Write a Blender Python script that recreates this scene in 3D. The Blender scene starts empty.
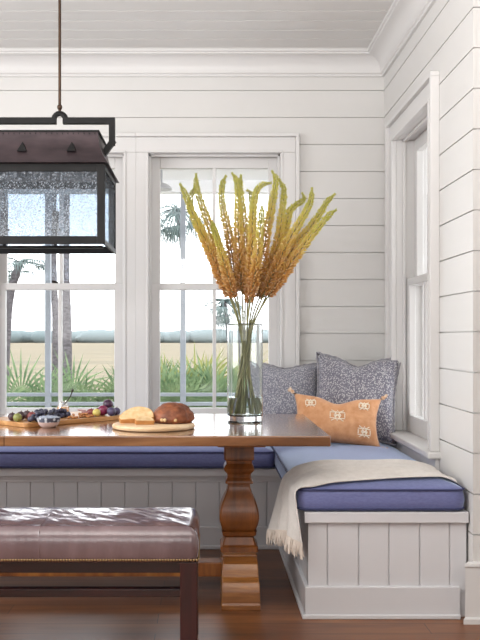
import bpy, bmesh, math, random
from math import sin, cos, pi, radians, sqrt
from mathutils import Vector, Matrix, noise as mnoise

S = bpy.context.scene
COL = S.collection
random.seed(7)
F = 888.0; CH = 1.15                       # focal length in pixels, camera height

def P(px, py, Y):                          # a measured picture point at real distance Y
    return Vector(((px - 207) / F * Y, Y, CH - (py - 337) / F * Y))

# ------------------------------------------------------------------ materials
def lin(c):
    out = []
    for v in c:
        v = v / 255.0
        out.append(v / 12.92 if v <= 0.04045 else ((v + 0.055) / 1.055) ** 2.4)
    return (*out, 1.0)

class NT:
    def __init__(s, name):
        s.m = bpy.data.materials.new(name); s.m.use_nodes = True
        s.t = s.m.node_tree; s.n = s.t.nodes; s.b = s.n['Principled BSDF']; s.out = s.n['Material Output']
    def new(s, ty, **kw):
        n = s.n.new(ty)
        for k, v in kw.items():
            if k in n.inputs.keys(): n.inputs[k].default_value = v
            else: setattr(n, k, v)
        return n
    def link(s, a, b): s.t.links.new(a, b)
    def coords(s, kind='Object', scale=(1, 1, 1)):
        tc = s.new('ShaderNodeTexCoord'); mp = s.new('ShaderNodeMapping'); mp.inputs['Scale'].default_value = scale
        s.link(tc.outputs[kind], mp.inputs['Vector']); return mp.outputs['Vector']
    def ramp(s, fac, stops):
        r = s.new('ShaderNodeValToRGB'); e = r.color_ramp.elements
        while len(e) < len(stops): e.new(0.5)
        for i, (p, c) in enumerate(stops): e[i].position = p; e[i].color = lin(c)
        s.link(fac, r.inputs['Fac']); return r.outputs['Color']
    def noise(s, vec, scale, detail=3, rough=0.55, dist=0.0):
        n = s.new('ShaderNodeTexNoise'); n.inputs['Scale'].default_value = scale; n.inputs['Detail'].default_value = detail
        n.inputs['Roughness'].default_value = rough; n.inputs['Distortion'].default_value = dist
        s.link(vec, n.inputs['Vector']); return n.outputs['Fac']
    def bump(s, h, strength=0.3, dist=0.01):
        b = s.new('ShaderNodeBump'); b.inputs['Strength'].default_value = strength; b.inputs['Distance'].default_value = dist
        s.link(h, b.inputs['Height']); s.link(b.outputs['Normal'], s.b.inputs['Normal'])

def mat(name, c1, c2=None, scale=8.0, rough=0.5, metal=0.0, stretch=(1, 1, 1), bump=0.0, bdist=0.005, bscale=None,
        sheen=0.0, spec=0.5, detail=3, coat=0.0, trans=0.0, lo=0.3, hi=0.7, kind='Object', sub=0.0, sheen_col=(255, 255, 255)):
    t = NT(name); b = t.b
    b.inputs['Roughness'].default_value = rough; b.inputs['Metallic'].default_value = metal
    b.inputs['Specular IOR Level'].default_value = spec
    if sheen: b.inputs['Sheen Weight'].default_value = sheen; b.inputs['Sheen Tint'].default_value = lin(sheen_col); b.inputs['Sheen Roughness'].default_value = 0.4
    if coat: b.inputs['Coat Weight'].default_value = coat; b.inputs['Coat Roughness'].default_value = 0.12
    if sub:
        b.inputs['Subsurface Weight'].default_value = sub; b.inputs['Subsurface Radius'].default_value = (0.01, 0.005, 0.003)
    b.inputs['Base Color'].default_value = lin(c1)
    v = t.coords(kind, stretch)
    if c2 is not None:
        f = t.noise(v, scale, detail); t.link(t.ramp(f, [(lo, c1), (hi, c2)]), b.inputs['Base Color'])
    if bump:
        f2 = t.noise(v, bscale or scale, 4); t.bump(f2, bump, bdist)
    return t.m

def leaf_mat(name, c1, c2, scale=6):
    t = NT(name); v = t.coords()
    c = t.ramp(t.noise(v, scale), [(0.3, c1), (0.7, c2)])
    t.link(c, t.b.inputs['Base Color']); t.b.inputs['Roughness'].default_value = 0.55
    tr = t.new('ShaderNodeBsdfTranslucent'); mx = t.new('ShaderNodeMixShader'); mx.inputs['Fac'].default_value = 0.35
    t.link(c, tr.inputs['Color']); t.link(t.b.outputs['BSDF'], mx.inputs[1]); t.link(tr.outputs['BSDF'], mx.inputs[2])
    t.link(mx.outputs[0], t.out.inputs['Surface']); return t.m

def pane_mat(name, gloss=0.06, seeded=False):
    t = NT(name)
    tr = t.new('ShaderNodeBsdfTransparent'); gl = t.new('ShaderNodeBsdfGlossy'); gl.inputs['Roughness'].default_value = 0.03
    mx = t.new('ShaderNodeMixShader'); mx.inputs['Fac'].default_value = gloss
    if seeded:                                         # old wavy glass, full of tiny bubbles that scatter light
        v = t.coords()
        vo = t.new('ShaderNodeTexVoronoi'); vo.inputs['Scale'].default_value = 105; t.link(v, vo.inputs['Vector'])
        fac = t.ramp(vo.outputs['Distance'], [(0.12, (160, 160, 160)), (0.5, (54, 54, 54))])
        tl = t.new('ShaderNodeBsdfTranslucent'); tl.inputs['Color'].default_value = lin((226, 236, 246))
        df = t.new('ShaderNodeBsdfDiffuse'); df.inputs['Color'].default_value = lin((206, 214, 224))
        m1 = t.new('ShaderNodeMixShader'); m1.inputs['Fac'].default_value = 0.94; t.link(tl.outputs[0], m1.inputs[1]); t.link(df.outputs[0], m1.inputs[2])
        tr.inputs['Color'].default_value = lin((216, 221, 226))
        m2 = t.new('ShaderNodeMixShader'); t.link(fac, m2.inputs['Fac']); t.link(tr.outputs[0], m2.inputs[1]); t.link(m1.outputs[0], m2.inputs[2])
        gl.inputs['Roughness'].default_value = 0.15; tr = m2
    t.link(tr.outputs[0], mx.inputs[1]); t.link(gl.outputs[0], mx.inputs[2]); t.link(mx.outputs[0], t.out.inputs['Surface'])
    return t.m

def glass_mat(name, ior, col=(255, 255, 255), rough=0.0):
    t = NT(name); t.n.remove(t.b)
    g = t.new('ShaderNodeBsdfGlass'); g.inputs['IOR'].default_value = ior; g.inputs['Color'].default_value = lin(col); g.inputs['Roughness'].default_value = rough
    t.link(g.outputs[0], t.out.inputs['Surface']); return t.m

def wood_mat(name, dark, mid, light, axis='X', rough=0.35, scale=3.0, coat=0.0, bump=0.15, planks=None, spec=0.5):
    t = NT(name)
    sc = {'X': (0.12, 1, 1), 'Y': (1, 0.12, 1), 'Z': (1, 1, 0.12)}[axis]
    v = t.coords('Object', sc)
    n1 = t.noise(v, scale * 6, 6, 0.6, 0.6); n2 = t.noise(v, scale, 3)
    mx = t.new('ShaderNodeMix', data_type='FLOAT'); mx.inputs[0].default_value = 0.45
    t.link(n1, mx.inputs[2]); t.link(n2, mx.inputs[3])
    c = t.ramp(mx.outputs[0], [(0.34, dark), (0.5, mid), (0.66, light)])
    if planks:
        L, W, var = planks
        br = t.new('ShaderNodeTexBrick'); br.offset = 0.37; br.squash = 1.0
        br.inputs['Scale'].default_value = 1.0; br.inputs['Brick Width'].default_value = L; br.inputs['Row Height'].default_value = W
        br.inputs['Mortar Size'].default_value = 0.0022; br.inputs['Mortar Smooth'].default_value = 0.2
        br.inputs['Color1'].default_value = (1, 1, 1, 1); br.inputs['Color2'].default_value = (var, var, var, 1)
        br.inputs['Mortar'].default_value = (0.25, 0.22, 0.2, 1)
        t.link(t.coords('Object'), br.inputs['Vector'])
        mm = t.new('ShaderNodeMix', data_type='RGBA', blend_type='MULTIPLY'); mm.inputs[0].default_value = 1.0
        t.link(c, mm.inputs[6]); t.link(br.outputs['Color'], mm.inputs[7]); c = mm.outputs[2]
    t.link(c, t.b.inputs['Base Color'])
    t.b.inputs['Roughness'].default_value = rough; t.b.inputs['Specular IOR Level'].default_value = spec
    if coat: t.b.inputs['Coat Weight'].default_value = coat; t.b.inputs['Coat Roughness'].default_value = 0.15
    t.bump(n1, bump, 0.004)
    return t.m

M = {}
M['wall'] = mat('painted shiplap', (207, 205, 202), (211, 209, 206), 1.5, 0.45)
M['trim'] = mat('painted trim', (209, 207, 205), (213, 211, 209), 2, 0.38)
M['ceil'] = mat('painted ceiling', (209, 207, 204), (213, 211, 208), 2, 0.5)
M['bench'] = mat('painted bench', (206, 205, 207), (210, 209, 211), 2, 0.42)
M['floor'] = wood_mat('oak floor', (78, 44, 22), (118, 70, 36), (152, 98, 54), 'X', 0.34, 2.5, 0.0, 0.1, (1.7, 0.125, 0.72), spec=0.6)
M['table'] = wood_mat('table top wood', (80, 48, 26), (128, 84, 50), (160, 114, 74), 'X', 0.18, 3, 0.9, 0.04, (9.0, 0.2, 0.86))
M['pedestal'] = wood_mat('pedestal wood', (78, 40, 14), (132, 76, 30), (176, 114, 52), 'Z', 0.34, 2.6, 0.2, 0.12)
M['foot'] = wood_mat('foot wood', (84, 46, 18), (136, 84, 38), (178, 122, 64), 'X', 0.34, 5, 0.2, 0.12)
M['mahog'] = wood_mat('dark mahogany', (30, 9, 9), (54, 18, 17), (76, 30, 26), 'Z', 0.3, 4, 0.3, 0.08)
M['mahogx'] = wood_mat('dark mahogany rail', (20, 8, 8), (36, 14, 13), (54, 24, 21), 'X', 0.25, 4, 0.4, 0.08)
M['navy'] = mat('blue linen', (98, 103, 150), (112, 117, 164), 60, 0.6, stretch=(1, 1, 3), bump=0.15, bdist=0.002, bscale=300, sheen=0.9, sheen_col=(214, 232, 255))
M['navypipe'] = mat('blue piping', (56, 60, 98), None, 1, 0.7)
M['throw'] = mat('linen throw', (214, 208, 201), (224, 218, 212), 40, 0.9, bump=0.5, bdist=0.004, bscale=260, sheen=0.2)
M['fringe'] = mat('throw fringe', (226, 214, 202), (214, 202, 190), 40, 0.9, sheen=0.2)
M['iron'] = mat('blackened iron', (15, 14, 15), (26, 25, 25), 12, 0.55, metal=0.0, bump=0.15, spec=0.25)
M['roofmetal'] = mat('aged copper roof', (50, 41, 44), (76, 63, 66), 7, 0.45, metal=0.45, stretch=(1, 1, 2.5), bump=0.2, bdist=0.004)
M['rod'] = mat('bronze rod', (88, 66, 50), (66, 50, 40), 10, 0.4, metal=0.7)
M['sleeve'] = mat('candle sleeve', (40, 37, 39), None, 1, 0.7)
M['bulb'] = pane_mat('bulb glass', 0.12)
M['filament'] = mat('bulb support', (70, 66, 68), None, 1, 0.4, metal=0.5)
M['pane'] = pane_mat('window glass', 0.035)
M['seeded'] = pane_mat('seeded glass', 0.02, True)
M['lock'] = mat('bronze lock', (40, 34, 30), None, 1, 0.4, metal=0.8)
M['vase'] = glass_mat('clear vase glass', 1.47, (250, 252, 252))
M['water'] = glass_mat('water', 1.33, (250, 253, 251))
M['leather'] = mat('mauve leather', (92, 72, 75), (120, 98, 100), 5, 0.26, stretch=(1.5, 0.7, 0.4), bump=0.3, bdist=0.03, bscale=9, spec=0.8, coat=0.9)
M['nail'] = mat('antique brass nails', (150, 124, 84), None, 1, 0.3, metal=0.9)
M['stemgreen'] = mat('green stem', (118, 118, 76), (146, 142, 100), 14, 0.55)
M['bread'] = mat('dark crust', (92, 46, 26), (150, 88, 54), 26, 0.6, bump=0.7, bdist=0.006, bscale=38, lo=0.36, hi=0.7)
M['crumb'] = mat('bread crumb', (226, 198, 154), (204, 166, 114), 45, 0.9, bump=0.6, bdist=0.004, bscale=70)
M['crust'] = mat('golden crust', (176, 118, 62), (204, 150, 92), 30, 0.6)
M['boardA'] = wood_mat('honey board', (134, 88, 46), (176, 126, 74), (204, 158, 104), 'X', 0.4, 5)
M['boardB'] = wood_mat('pale board', (180, 138, 96), (212, 178, 138), (230, 204, 170), 'X', 0.45, 5)
M['grape'] = mat('black grape', (32, 32, 50), (66, 66, 88), 40, 0.38, sub=0.0)
M['vine'] = mat('grape stalk', (110, 96, 60), None, 1, 0.7)
M['darkfig'] = mat('dark fig', (52, 38, 44), (86, 58, 58), 30, 0.45)
M['greenfig'] = mat('green fig', (118, 122, 62), (146, 146, 84), 30, 0.45)
M['redfig'] = mat('red fruit', (110, 48, 48), (146, 72, 66), 30, 0.4)
M['plumA'] = mat('magenta plum', (104, 28, 62), (140, 52, 84), 18, 0.25)
M['plumB'] = mat('dark plum', (48, 28, 50), (82, 44, 72), 18, 0.3)
M['plumC'] = mat('blue plum', (58, 52, 82), (88, 78, 108), 18, 0.45)
M['cutfig'] = mat('yellow fruit', (196, 178, 88), (214, 200, 124), 30, 0.4)
M['salami'] = mat('cured meat', (126, 58, 54), (178, 120, 108), 60, 0.5)
M['nut'] = mat('nut', (158, 98, 52), (192, 134, 82), 40, 0.55)
M['bowlpink'] = mat('pink clay', (196, 168, 160), (208, 182, 172), 20, 0.45)
M['berry'] = mat('pale blue berry', (120, 128, 146), (164, 170, 182), 60, 0.5)
M['honey'] = mat('honey', (206, 138, 44), (222, 168, 84), 20, 0.15)
M['jar'] = pane_mat('jar glass', 0.14)
M['spoon'] = mat('dark spoon', (66, 60, 54), None, 1, 0.3, metal=0.9)
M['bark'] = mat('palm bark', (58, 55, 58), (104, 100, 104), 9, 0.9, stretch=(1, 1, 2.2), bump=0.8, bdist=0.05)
M['frond'] = leaf_mat('palm frond', (76, 94, 96), (112, 128, 124))  # frond colours paled and greyed to carry outdoor haze
M['palmetto'] = leaf_mat('palmetto leaf', (72, 100, 70), (138, 158, 116))  # leaf green lightened, haze mixed into the colour
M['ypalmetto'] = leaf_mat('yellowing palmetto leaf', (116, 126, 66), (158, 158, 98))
M['marsh'] = mat('marsh grass', (86, 80, 60), (118, 105, 82), 0.35, 0.95, stretch=(0.12, 1, 1), detail=6, lo=0.35, hi=0.65, bump=0.5, bdist=0.3, bscale=3)
M['treeline'] = mat('distant woods', (94, 106, 108), (106, 117, 118), 0.03, 1.0)  # distance haze is put into this pale grey-green
M['porch'] = mat('painted porch', (150, 156, 164), (158, 164, 172), 2, 0.6)
M['porchceil'] = mat('porch ceiling paint', (222, 222, 222), None, 2, 0.6)
M['deck'] = mat('porch deck', (150, 150, 150), (166, 166, 166), 4, 0.7)
M['lampgrey'] = mat('grey enamel', (150, 152, 156), None, 1, 0.4)
M['orange'] = mat('orange cotton', (192, 134, 90), (210, 158, 116), 30, 0.85, bump=0.25, bdist=0.003, bscale=160, sheen=0.25)
M['cream'] = mat('cream thread', (236, 222, 200), None, 1, 0.9)
M['tassel'] = mat('tan tassel', (180, 124, 76), (232, 214, 190), 60, 0.9)

def speckle(name, base, light, scale):
    t = NT(name); v = t.coords('Object', (1, 1, 0.7))
    vo = t.new('ShaderNodeTexVoronoi'); vo.inputs['Scale'].default_value = scale; vo.inputs['Randomness'].default_value = 0.9
    t.link(v, vo.inputs['Vector'])
    n = t.noise(v, scale * 0.6, 2)
    ad = t.new('ShaderNodeMath', operation='ADD'); t.link(vo.outputs['Distance'], ad.inputs[0])
    mu = t.new('ShaderNodeMath', operation='MULTIPLY'); mu.inputs[1].default_value = 0.6; t.link(n, mu.inputs[0]); t.link(mu.outputs[0], ad.inputs[1])
    t.link(t.ramp(ad.outputs[0], [(0.60, light), (0.78, base)]), t.b.inputs['Base Color'])
    t.b.inputs['Roughness'].default_value = 0.9; t.b.inputs['Sheen Weight'].default_value = 0.2
    return t.m
M['speckA'] = speckle('speckled grey print', (124, 124, 136), (188, 187, 190), 150)
M['speckB'] = speckle('dark speckled print', (112, 110, 122), (186, 183, 184), 135)
M['greypipe'] = mat('grey flange', (120, 118, 126), (160, 158, 162), 70, 0.9)

def bowl_mat():
    t = NT('patterned glaze'); v = t.coords('Object')
    vo = t.new('ShaderNodeTexVoronoi'); vo.inputs['Scale'].default_value = 62; t.link(v, vo.inputs['Vector'])
    t.link(t.ramp(vo.outputs['Distance'], [(0.36, (196, 200, 206)), (0.5, (66, 70, 86))]), t.b.inputs['Base Color'])
    t.b.inputs['Roughness'].default_value = 0.3; return t.m
M['bowl'] = bowl_mat()

def floret_mat():
    t = NT('foxtail florets')
    a = t.new('ShaderNodeAttribute'); a.attribute_name = 'tint'
    sep = t.new('ShaderNodeSeparateColor'); t.link(a.outputs['Color'], sep.inputs['Color'])
    c = t.ramp(sep.outputs[0], [(0.0, (206, 148, 84)), (0.3, (230, 188, 106)), (0.58, (236, 220, 126)), (0.82, (220, 218, 116)), (1.0, (196, 198, 96))])
    mx = t.new('ShaderNodeMix', data_type='RGBA'); t.link(sep.outputs[1], mx.inputs[0]); t.link(c, mx.inputs[6])
    mx.inputs[7].default_value = lin((244, 226, 188))
    t.link(mx.outputs[2], t.b.inputs['Base Color']); t.b.inputs['Roughness'].default_value = 0.6
    tr = t.new('ShaderNodeBsdfTranslucent'); ms = t.new('ShaderNodeMixShader'); ms.inputs['Fac'].default_value = 0.45
    t.link(mx.outputs[2], tr.inputs['Color']); t.link(t.b.outputs['BSDF'], ms.inputs[1]); t.link(tr.outputs[0], ms.inputs[2])
    t.link(ms.outputs[0], t.out.inputs['Surface']); return t.m
M['floret'] = floret_mat()

# ------------------------------------------------------------------ mesh builder
def worldloc(o):
    v = Vector((0, 0, 0))
    while o is not None: v += o.location; o = o.parent
    return v

class MB:
    def __init__(s): s.v = []; s.f = []; s.tint = None
    def add(s, verts, faces):
        n = len(s.v); s.v += [Vector(p) for p in verts]; s.f += [[i + n for i in q] for q in faces]; return s
    def box(s, x0, x1, y0, y1, z0, z1):
        x0, x1 = min(x0, x1), max(x0, x1); y0, y1 = min(y0, y1), max(y0, y1); z0, z1 = min(z0, z1), max(z0, z1)
        return s.add([(x0, y0, z0), (x1, y0, z0), (x1, y1, z0), (x0, y1, z0), (x0, y0, z1), (x1, y0, z1), (x1, y1, z1), (x0, y1, z1)],
                     [(0, 3, 2, 1), (4, 5, 6, 7), (0, 1, 5, 4), (1, 2, 6, 5), (2, 3, 7, 6), (3, 0, 4, 7)])
    def loft(s, loops, close=True, caps=True):
        n = len(loops[0]); base = len(s.v)
        for L in loops: s.v += [Vector(p) for p in L]
        m = n if close else n - 1
        for i in range(len(loops) - 1):
            for j in range(m):
                a = base + i * n + j; b = base + i * n + (j + 1) % n
                s.f.append([a, b, b + n, a + n])
        if caps and close:
            s.f.append([base + j for j in range(n)][::-1]); s.f.append([base + (len(loops) - 1) * n + j for j in range(n)])
        return s
    def tube(s, path, r, n=8, caps=True):
        path = [Vector(p) for p in path]; loops = []
        rr = r if isinstance(r, (list, tuple)) else [r] * len(path)
        up = None
        for i, p in enumerate(path):
            d = (path[min(i + 1, len(path) - 1)] - path[max(i - 1, 0)]).normalized()
            if up is None:
                a = Vector((0, 0, 1)) if abs(d.z) < 0.9 else Vector((1, 0, 0))
                up = (a - d * a.dot(d)).normalized()
            else:
                up = (up - d * up.dot(d)).normalized()
            w = d.cross(up)
            loops.append([p + (up * cos(2 * pi * k / n) + w * sin(2 * pi * k / n)) * rr[i] for k in range(n)])
        return s.loft(loops, True, caps)
    def lathe(s, prof, n=24, c=(0, 0, 0)):
        return s.loft([[(c[0] + r * cos(2 * pi * k / n), c[1] + r * sin(2 * pi * k / n), c[2] + z) for k in range(n)] for r, z in prof])
    def ball(s, c, r, n=14, m=8, rot=None):
        rx, ry, rz = r if isinstance(r, (tuple, list)) else (r, r, r)
        loops = []
        for i in range(m + 1):
            th = pi * (0.04 + 0.92 * i / m) - pi / 2
            loops.append([Vector((rx * cos(th) * cos(2 * pi * k / n), ry * cos(th) * sin(2 * pi * k / n), rz * sin(th))) for k in range(n)])
        if rot is not None: loops = [[rot @ p for p in L] for L in loops]
        return s.loft([[p + Vector(c) for p in L] for L in loops])
    def prism(s, poly, axis, a, b):            # poly of 2D points extruded along axis
        def q(p, t):
            return {'X': (t, p[0], p[1]), 'Y': (p[0], t, p[1]), 'Z': (p[0], p[1], t)}[axis]
        return s.loft([[q(p, a) for p in poly], [q(p, b) for p in poly]])
    def xform(s, mx): s.v = [mx @ p for p in s.v]; return s
    def build(s, name, m, parent=None, smooth=None, bevel=0.0, seg=2, origin=None, subsurf=0, solid=0.0):
        me = bpy.data.meshes.new(name)
        if parent is not None: off = worldloc(parent)
        elif origin is not None: off = Vector(origin)
        else:
            xs = [p.x for p in s.v]; ys = [p.y for p in s.v]; zs = [p.z for p in s.v]
            off = Vector(((min(xs) + max(xs)) / 2, (min(ys) + max(ys)) / 2, min(zs)))
        me.from_pydata([tuple(p - off) for p in s.v], [], s.f); me.validate(); me.update()
        bm = bmesh.new(); bm.from_mesh(me); bmesh.ops.recalc_face_normals(bm, faces=bm.faces[:]); bm.to_mesh(me); bm.free()
        if s.tint is not None:
            at = me.color_attributes.new('tint', 'FLOAT_COLOR', 'POINT')
            for i, c in enumerate(s.tint): at.data[i].color = (c[0], c[1], 0, 1)
        me.materials.append(M[m] if isinstance(m, str) else m)
        o = bpy.data.objects.new(name, me); COL.objects.link(o)
        if parent is not None: o.parent = parent
        else: o.location = off
        if smooth is not None:
            me.polygons.foreach_set('use_smooth', [True] * len(me.polygons)); me.set_sharp_from_angle(angle=radians(smooth))
        if bevel:
            b = o.modifiers.new('bevel', 'BEVEL'); b.width = bevel; b.segments = seg; b.limit_method = 'ANGLE'; b.angle_limit = radians(40)
        if solid:
            d = o.modifiers.new('solid', 'SOLIDIFY'); d.thickness = solid; d.offset = 0
        if subsurf:
            d = o.modifiers.new('sub', 'SUBSURF'); d.levels = subsurf; d.render_levels = subsurf
        return o

def tag(o, label, cat, group=None, kind=None):
    o['label'] = label; o['category'] = cat
    if group: o['group'] = group
    if kind: o['kind'] = kind
    return o
def struct(o, label, cat): return tag(o, label, cat, None, 'structure')
def thing(name, loc, label, cat, group=None, kind=None):
    o = bpy.data.objects.new(name, None); COL.objects.link(o); o.location = loc; o.empty_display_size = 0.05
    return tag(o, label, cat, group, kind)
def copy_tree(o, parent=None):
    c = o.copy(); COL.objects.link(c)
    if parent is not None: c.parent = parent
    for ch in list(o.children): copy_tree(ch, c)
    return c

def spline(pts, n):
    pts = [Vector(p) for p in pts]; Q = [pts[0] * 2 - pts[1]] + pts + [pts[-1] * 2 - pts[-2]]; out = []
    segs = len(pts) - 1
    for i in range(n + 1):
        t = i / n * segs; k = min(int(t), segs - 1); u = t - k
        a, b, c, d = Q[k], Q[k + 1], Q[k + 2], Q[k + 3]
        out.append(0.5 * ((2 * b) + (c - a) * u + (2 * a - 5 * b + 4 * c - d) * u * u + (3 * b - a - 3 * c + d) * u ** 3))
    return out

# ------------------------------------------------------------------ room shell
YB = 5.38; XR = 1.073; ZC = 2.86; YC = 3.58; XL = -3.0; WT = 0.17
G0 = 2.643; GP = 0.1636; GAP = 0.0055                 # shiplap seam height and pitch
ROWS = []
zt = G0 + GP
while zt > 0: ROWS.append((max(zt - GP, 0), min(zt, ZC))); zt -= GP
ROWS.insert(0, (G0 + GP, ZC))

def shiplap(mb, f, u0, u1, holes, back=0.0):
    for z0, z1 in ROWS:
        zs = sorted({z0, z1} | {h for q in holes for h in (q[2], q[3]) if z0 < h < z1})
        for a, b in zip(zs[:-1], zs[1:]):
            cuts = sorted([(q[0], q[1]) for q in holes if q[2] <= a + 1e-6 and q[3] >= b - 1e-6]); u = u0; iv = []
            for c0, c1 in cuts: iv.append((u, c0)); u = c1
            iv.append((u, u1))
            for i0, i1 in iv:
                if i1 - i0 < 0.004: continue
                lo = a + (GAP / 2 if a == z0 and a > 0 else 0); hi = b - (GAP / 2 if b == z1 and b < ZC else 0)
                p, q = f(i0, 0.0, lo), f(i1, 0.012, hi); mb.box(p[0], q[0], p[1], q[1], p[2], q[2])
                p, q = f(max(i0, u0 + back), 0.012, a), f(i1, WT, b); mb.box(p[0], q[0], p[1], q[1], p[2], q[2])
fb = lambda u, n, z: (u, YB + n, z)
fr = lambda u, n, z: (XR + n, u, z)
ff = lambda u, n, z: (u, YC + n, z)
W1, W2, W3 = -0.901, 0.045, 4.62                       # window centres (X, X, Y)
HW = 0.40; ZS, ZH = 0.62, 2.264                        # half opening, sill and head heights
J = 0.02
hole = lambda c, hw: (c - hw - J, c + hw + J, ZS - 0.03, ZH + J)
mb = MB(); shiplap(mb, fb, XL, XR + WT, [hole(W1, HW), hole(W2, HW)]); struct(mb.build('wall_back', 'wall'), 'white horizontal shiplap wall holding the pair of windows', 'wall')
mb = MB(); shiplap(mb, fr, YC, YB, [hole(W3, 0.41)], 0.014); struct(mb.build('wall_right', 'wall'), 'white shiplap wall at the right of the nook with one window', 'wall')
mb = MB(); shiplap(mb, ff, XR + 0.0125, 2.6, []); struct(mb.build('wall_return', 'wall'), 'white shiplap wall end facing the room at the far right', 'wall')
struct(MB().box(XL, 2.6, -3.0, YB, -0.08, 0).build('floor', 'floor'), 'brown oak plank floor', 'floor')

mb = MB(); y = YB
while y > -3.0:                                        # beaded ceiling boards
    mb.box(XL, 2.6, y - 0.146 + 0.010, y, ZC, ZC + 0.02)
    y -= 0.146
mb.box(XL, 2.6, -3.0, YB + WT, ZC + 0.008, ZC + 0.1)
struct(mb.build('ceiling', 'ceil', bevel=0.0), 'white beaded board ceiling', 'ceiling')

struct(MB().box(XL - 0.15, XL, -3.0, YB + WT, 0, ZC).build('wall_left', 'wall'), 'white wall at the far left of the room', 'wall')
struct(MB().box(XL, 2.6, -3.15, -3.0, 0, ZC).build('wall_front', 'wall'), 'white wall behind the viewer', 'wall')
struct(MB().box(2.6, 2.75, -3.0, YC + WT, 0, ZC).build('wall_side', 'wall'), 'white wall at the far right of the room', 'wall')
crown = [(0.0, 2.724), (0.016, 2.724), (0.016, 2.736), (0.021, 2.740), (0.026, 2.742), (0.026, 2.748)]
crown += [(0.026 + 0.078 * (1 - cos(a * pi / 2 / 8)), 2.748 + 0.082 * sin(a * pi / 2 / 8)) for a in range(1, 9)]
crown += [(0.112, 2.834), (0.112, 2.842), (0.123, 2.845), (0.123, ZC), (0.0, ZC)]
mb = MB(); mb.loft([[(XL, YB - d, z) for d, z in crown], [(XR - 0.0, YB - d, z) for d, z in crown]])
for i, (d, z) in enumerate(crown): mb.v[len(crown) + i].x = XR - d
struct(mb.build('trim_1', 'trim', smooth=35), 'white crown moulding along the top of the window wall', 'crown moulding')
mb = MB(); mb.loft([[(XR - d, YC, z) for d, z in crown], [(XR - d, YB - d, z) for d, z in crown]])
struct(mb.build('trim_2', 'trim', smooth=35), 'white crown moulding along the top of the right wall', 'crown moulding')

mb = MB(); bp = [(0, 0), (0.028, 0), (0.028, 0.02), (0.018, 0.026), (0.018, 0.225), (0.024, 0.23), (0.022, 0.24), (0.0, 0.245)]
mb.loft([[(XR - 0.037 + 0.018 - d, YC - d, z) for d, z in bp], [(2.6, YC - d, z) for d, z in bp]])
struct(mb.build('baseboard_return', 'trim', smooth=30), 'tall white baseboard on the wall end beside the bench', 'baseboard')

def make_window(name, f, c, hw, label, left=None, right=None, lock=True):
    """f maps (along wall, outward, height); left/right = widths of the side casings"""
    w = thing(name, f(c, 0, ZS), label, 'window', None, 'structure')
    B = lambda mb, u0, u1, n0, n1, z0, z1: mb.box(*[q for p in zip(f(u0, n0, z0), f(u1, n1, z1)) for q in p])
    T = ZH + 0.115
    mb = MB(); u0, u1 = c - hw, c + hw; l0, r1 = u0 - left[0], u1 + right[0]
    bl = 0.022 if left[1] else 0.0; br_ = 0.022 if right[1] else 0.0
    B(mb, l0 + bl, u0, -0.022, 0, ZS, ZH); B(mb, u1, r1 - br_, -0.022, 0, ZS, ZH); B(mb, l0 + bl, r1 - br_, -0.022, 0, ZH, T - 0.022)
    B(mb, l0, r1, -0.042, 0, T - 0.022, T)                                                  # back band
    if left[1]: B(mb, l0, l0 + bl, -0.042, 0, ZS, T - 0.022)
    if right[1]: B(mb, r1 - br_, r1, -0.042, 0, ZS, T - 0.022)
    B(mb, u0 - 0.012, u0 + 0.002, -0.029, -0.001, ZS + 0.001, ZH - 0.002); B(mb, u1 - 0.002, u1 + 0.012, -0.029, -0.001, ZS + 0.001, ZH - 0.002); B(mb, u0 - 0.012, u1 + 0.012, -0.03, -0.001, ZH - 0.002, ZH + 0.012)
    mb.build('casing', 'trim', w, bevel=0.003)
    mb = MB(); B(mb, u0 - J, u0, 0, WT, ZS, ZH); B(mb, u1, u1 + J, 0, WT, ZS, ZH); B(mb, u0 - J, u1 + J, 0, WT, ZH, ZH + J)
    for a, b in ((u0, u0 + 0.014), (u1 - 0.014, u1)):
        B(mb, a, b, 0.034, 0.05, ZS, ZH); B(mb, a, b, 0.144, WT, ZS, ZH)
    B(mb, u0, u1, 0.034, 0.05, ZH - 0.014, ZH); B(mb, u0, u1, 0.06, WT + 0.03, ZS - 0.03, ZS - 0.002)
    mb.build('jamb', 'trim', w, bevel=0.002)
    st = 0.066
    for nm, n0, n1, z0, z1, bot, top in (('upper_sash', 0.099, 0.137, 1.44, ZH - 0.002, 0.04, 0.071), ('lower_sash', 0.058, 0.094, ZS + 0.0005, 1.48, 0.095, 0.041)):
        mb = MB(); a, b = u0 + 0.001, u1 - 0.001
        B(mb, a, a + st, n0, n1, z0, z1); B(mb, b - st, b, n0, n1, z0, z1)
        B(mb, a + st, b - st, n0, n1, z0, z0 + bot); B(mb, a + st, b - st, n0, n1, z1 - top, z1)
        B(mb, c - 0.011, c + 0.011, n0, n1, z0 + bot, z1 - top)
        s = mb.build(nm, 'trim', w, bevel=0.003)
        nm_ = (n0 + n1) / 2
        for q0, q1 in ((a + st, c - 0.011), (c + 0.011, b - st)):
            mb = MB(); B(mb, q0, q1, nm_ - 0.002, nm_ + 0.002, z0 + bot, z1 - top); mb.build('pane', 'pane', s)
        if nm == 'lower_sash' and lock:
            mb = MB(); B(mb, c - 0.045, c - 0.012, n0 + 0.006, n1 - 0.006, z1, z1 + 0.008); B(mb, c - 0.05, c - 0.02, n0 - 0.006, n0 + 0.008, z1 + 0.006, z1 + 0.014)
            mb.build('sash_lock', 'lock', s)['label'] = 'dark bronze sash lock'
    mb = MB(); B(mb, l0 - (0.02 if left[1] else 0), r1 + (0.02 if right[1] else 0), -0.058, 0.06, ZS - 0.032, ZS); mb.build('stool', 'trim', w, bevel=0.008, seg=3)
    mb = MB(); B(mb, l0, r1, -0.02, 0, ZS - 0.11, ZS - 0.032); mb.build('apron', 'trim', w, bevel=0.002)
    return w
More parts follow.
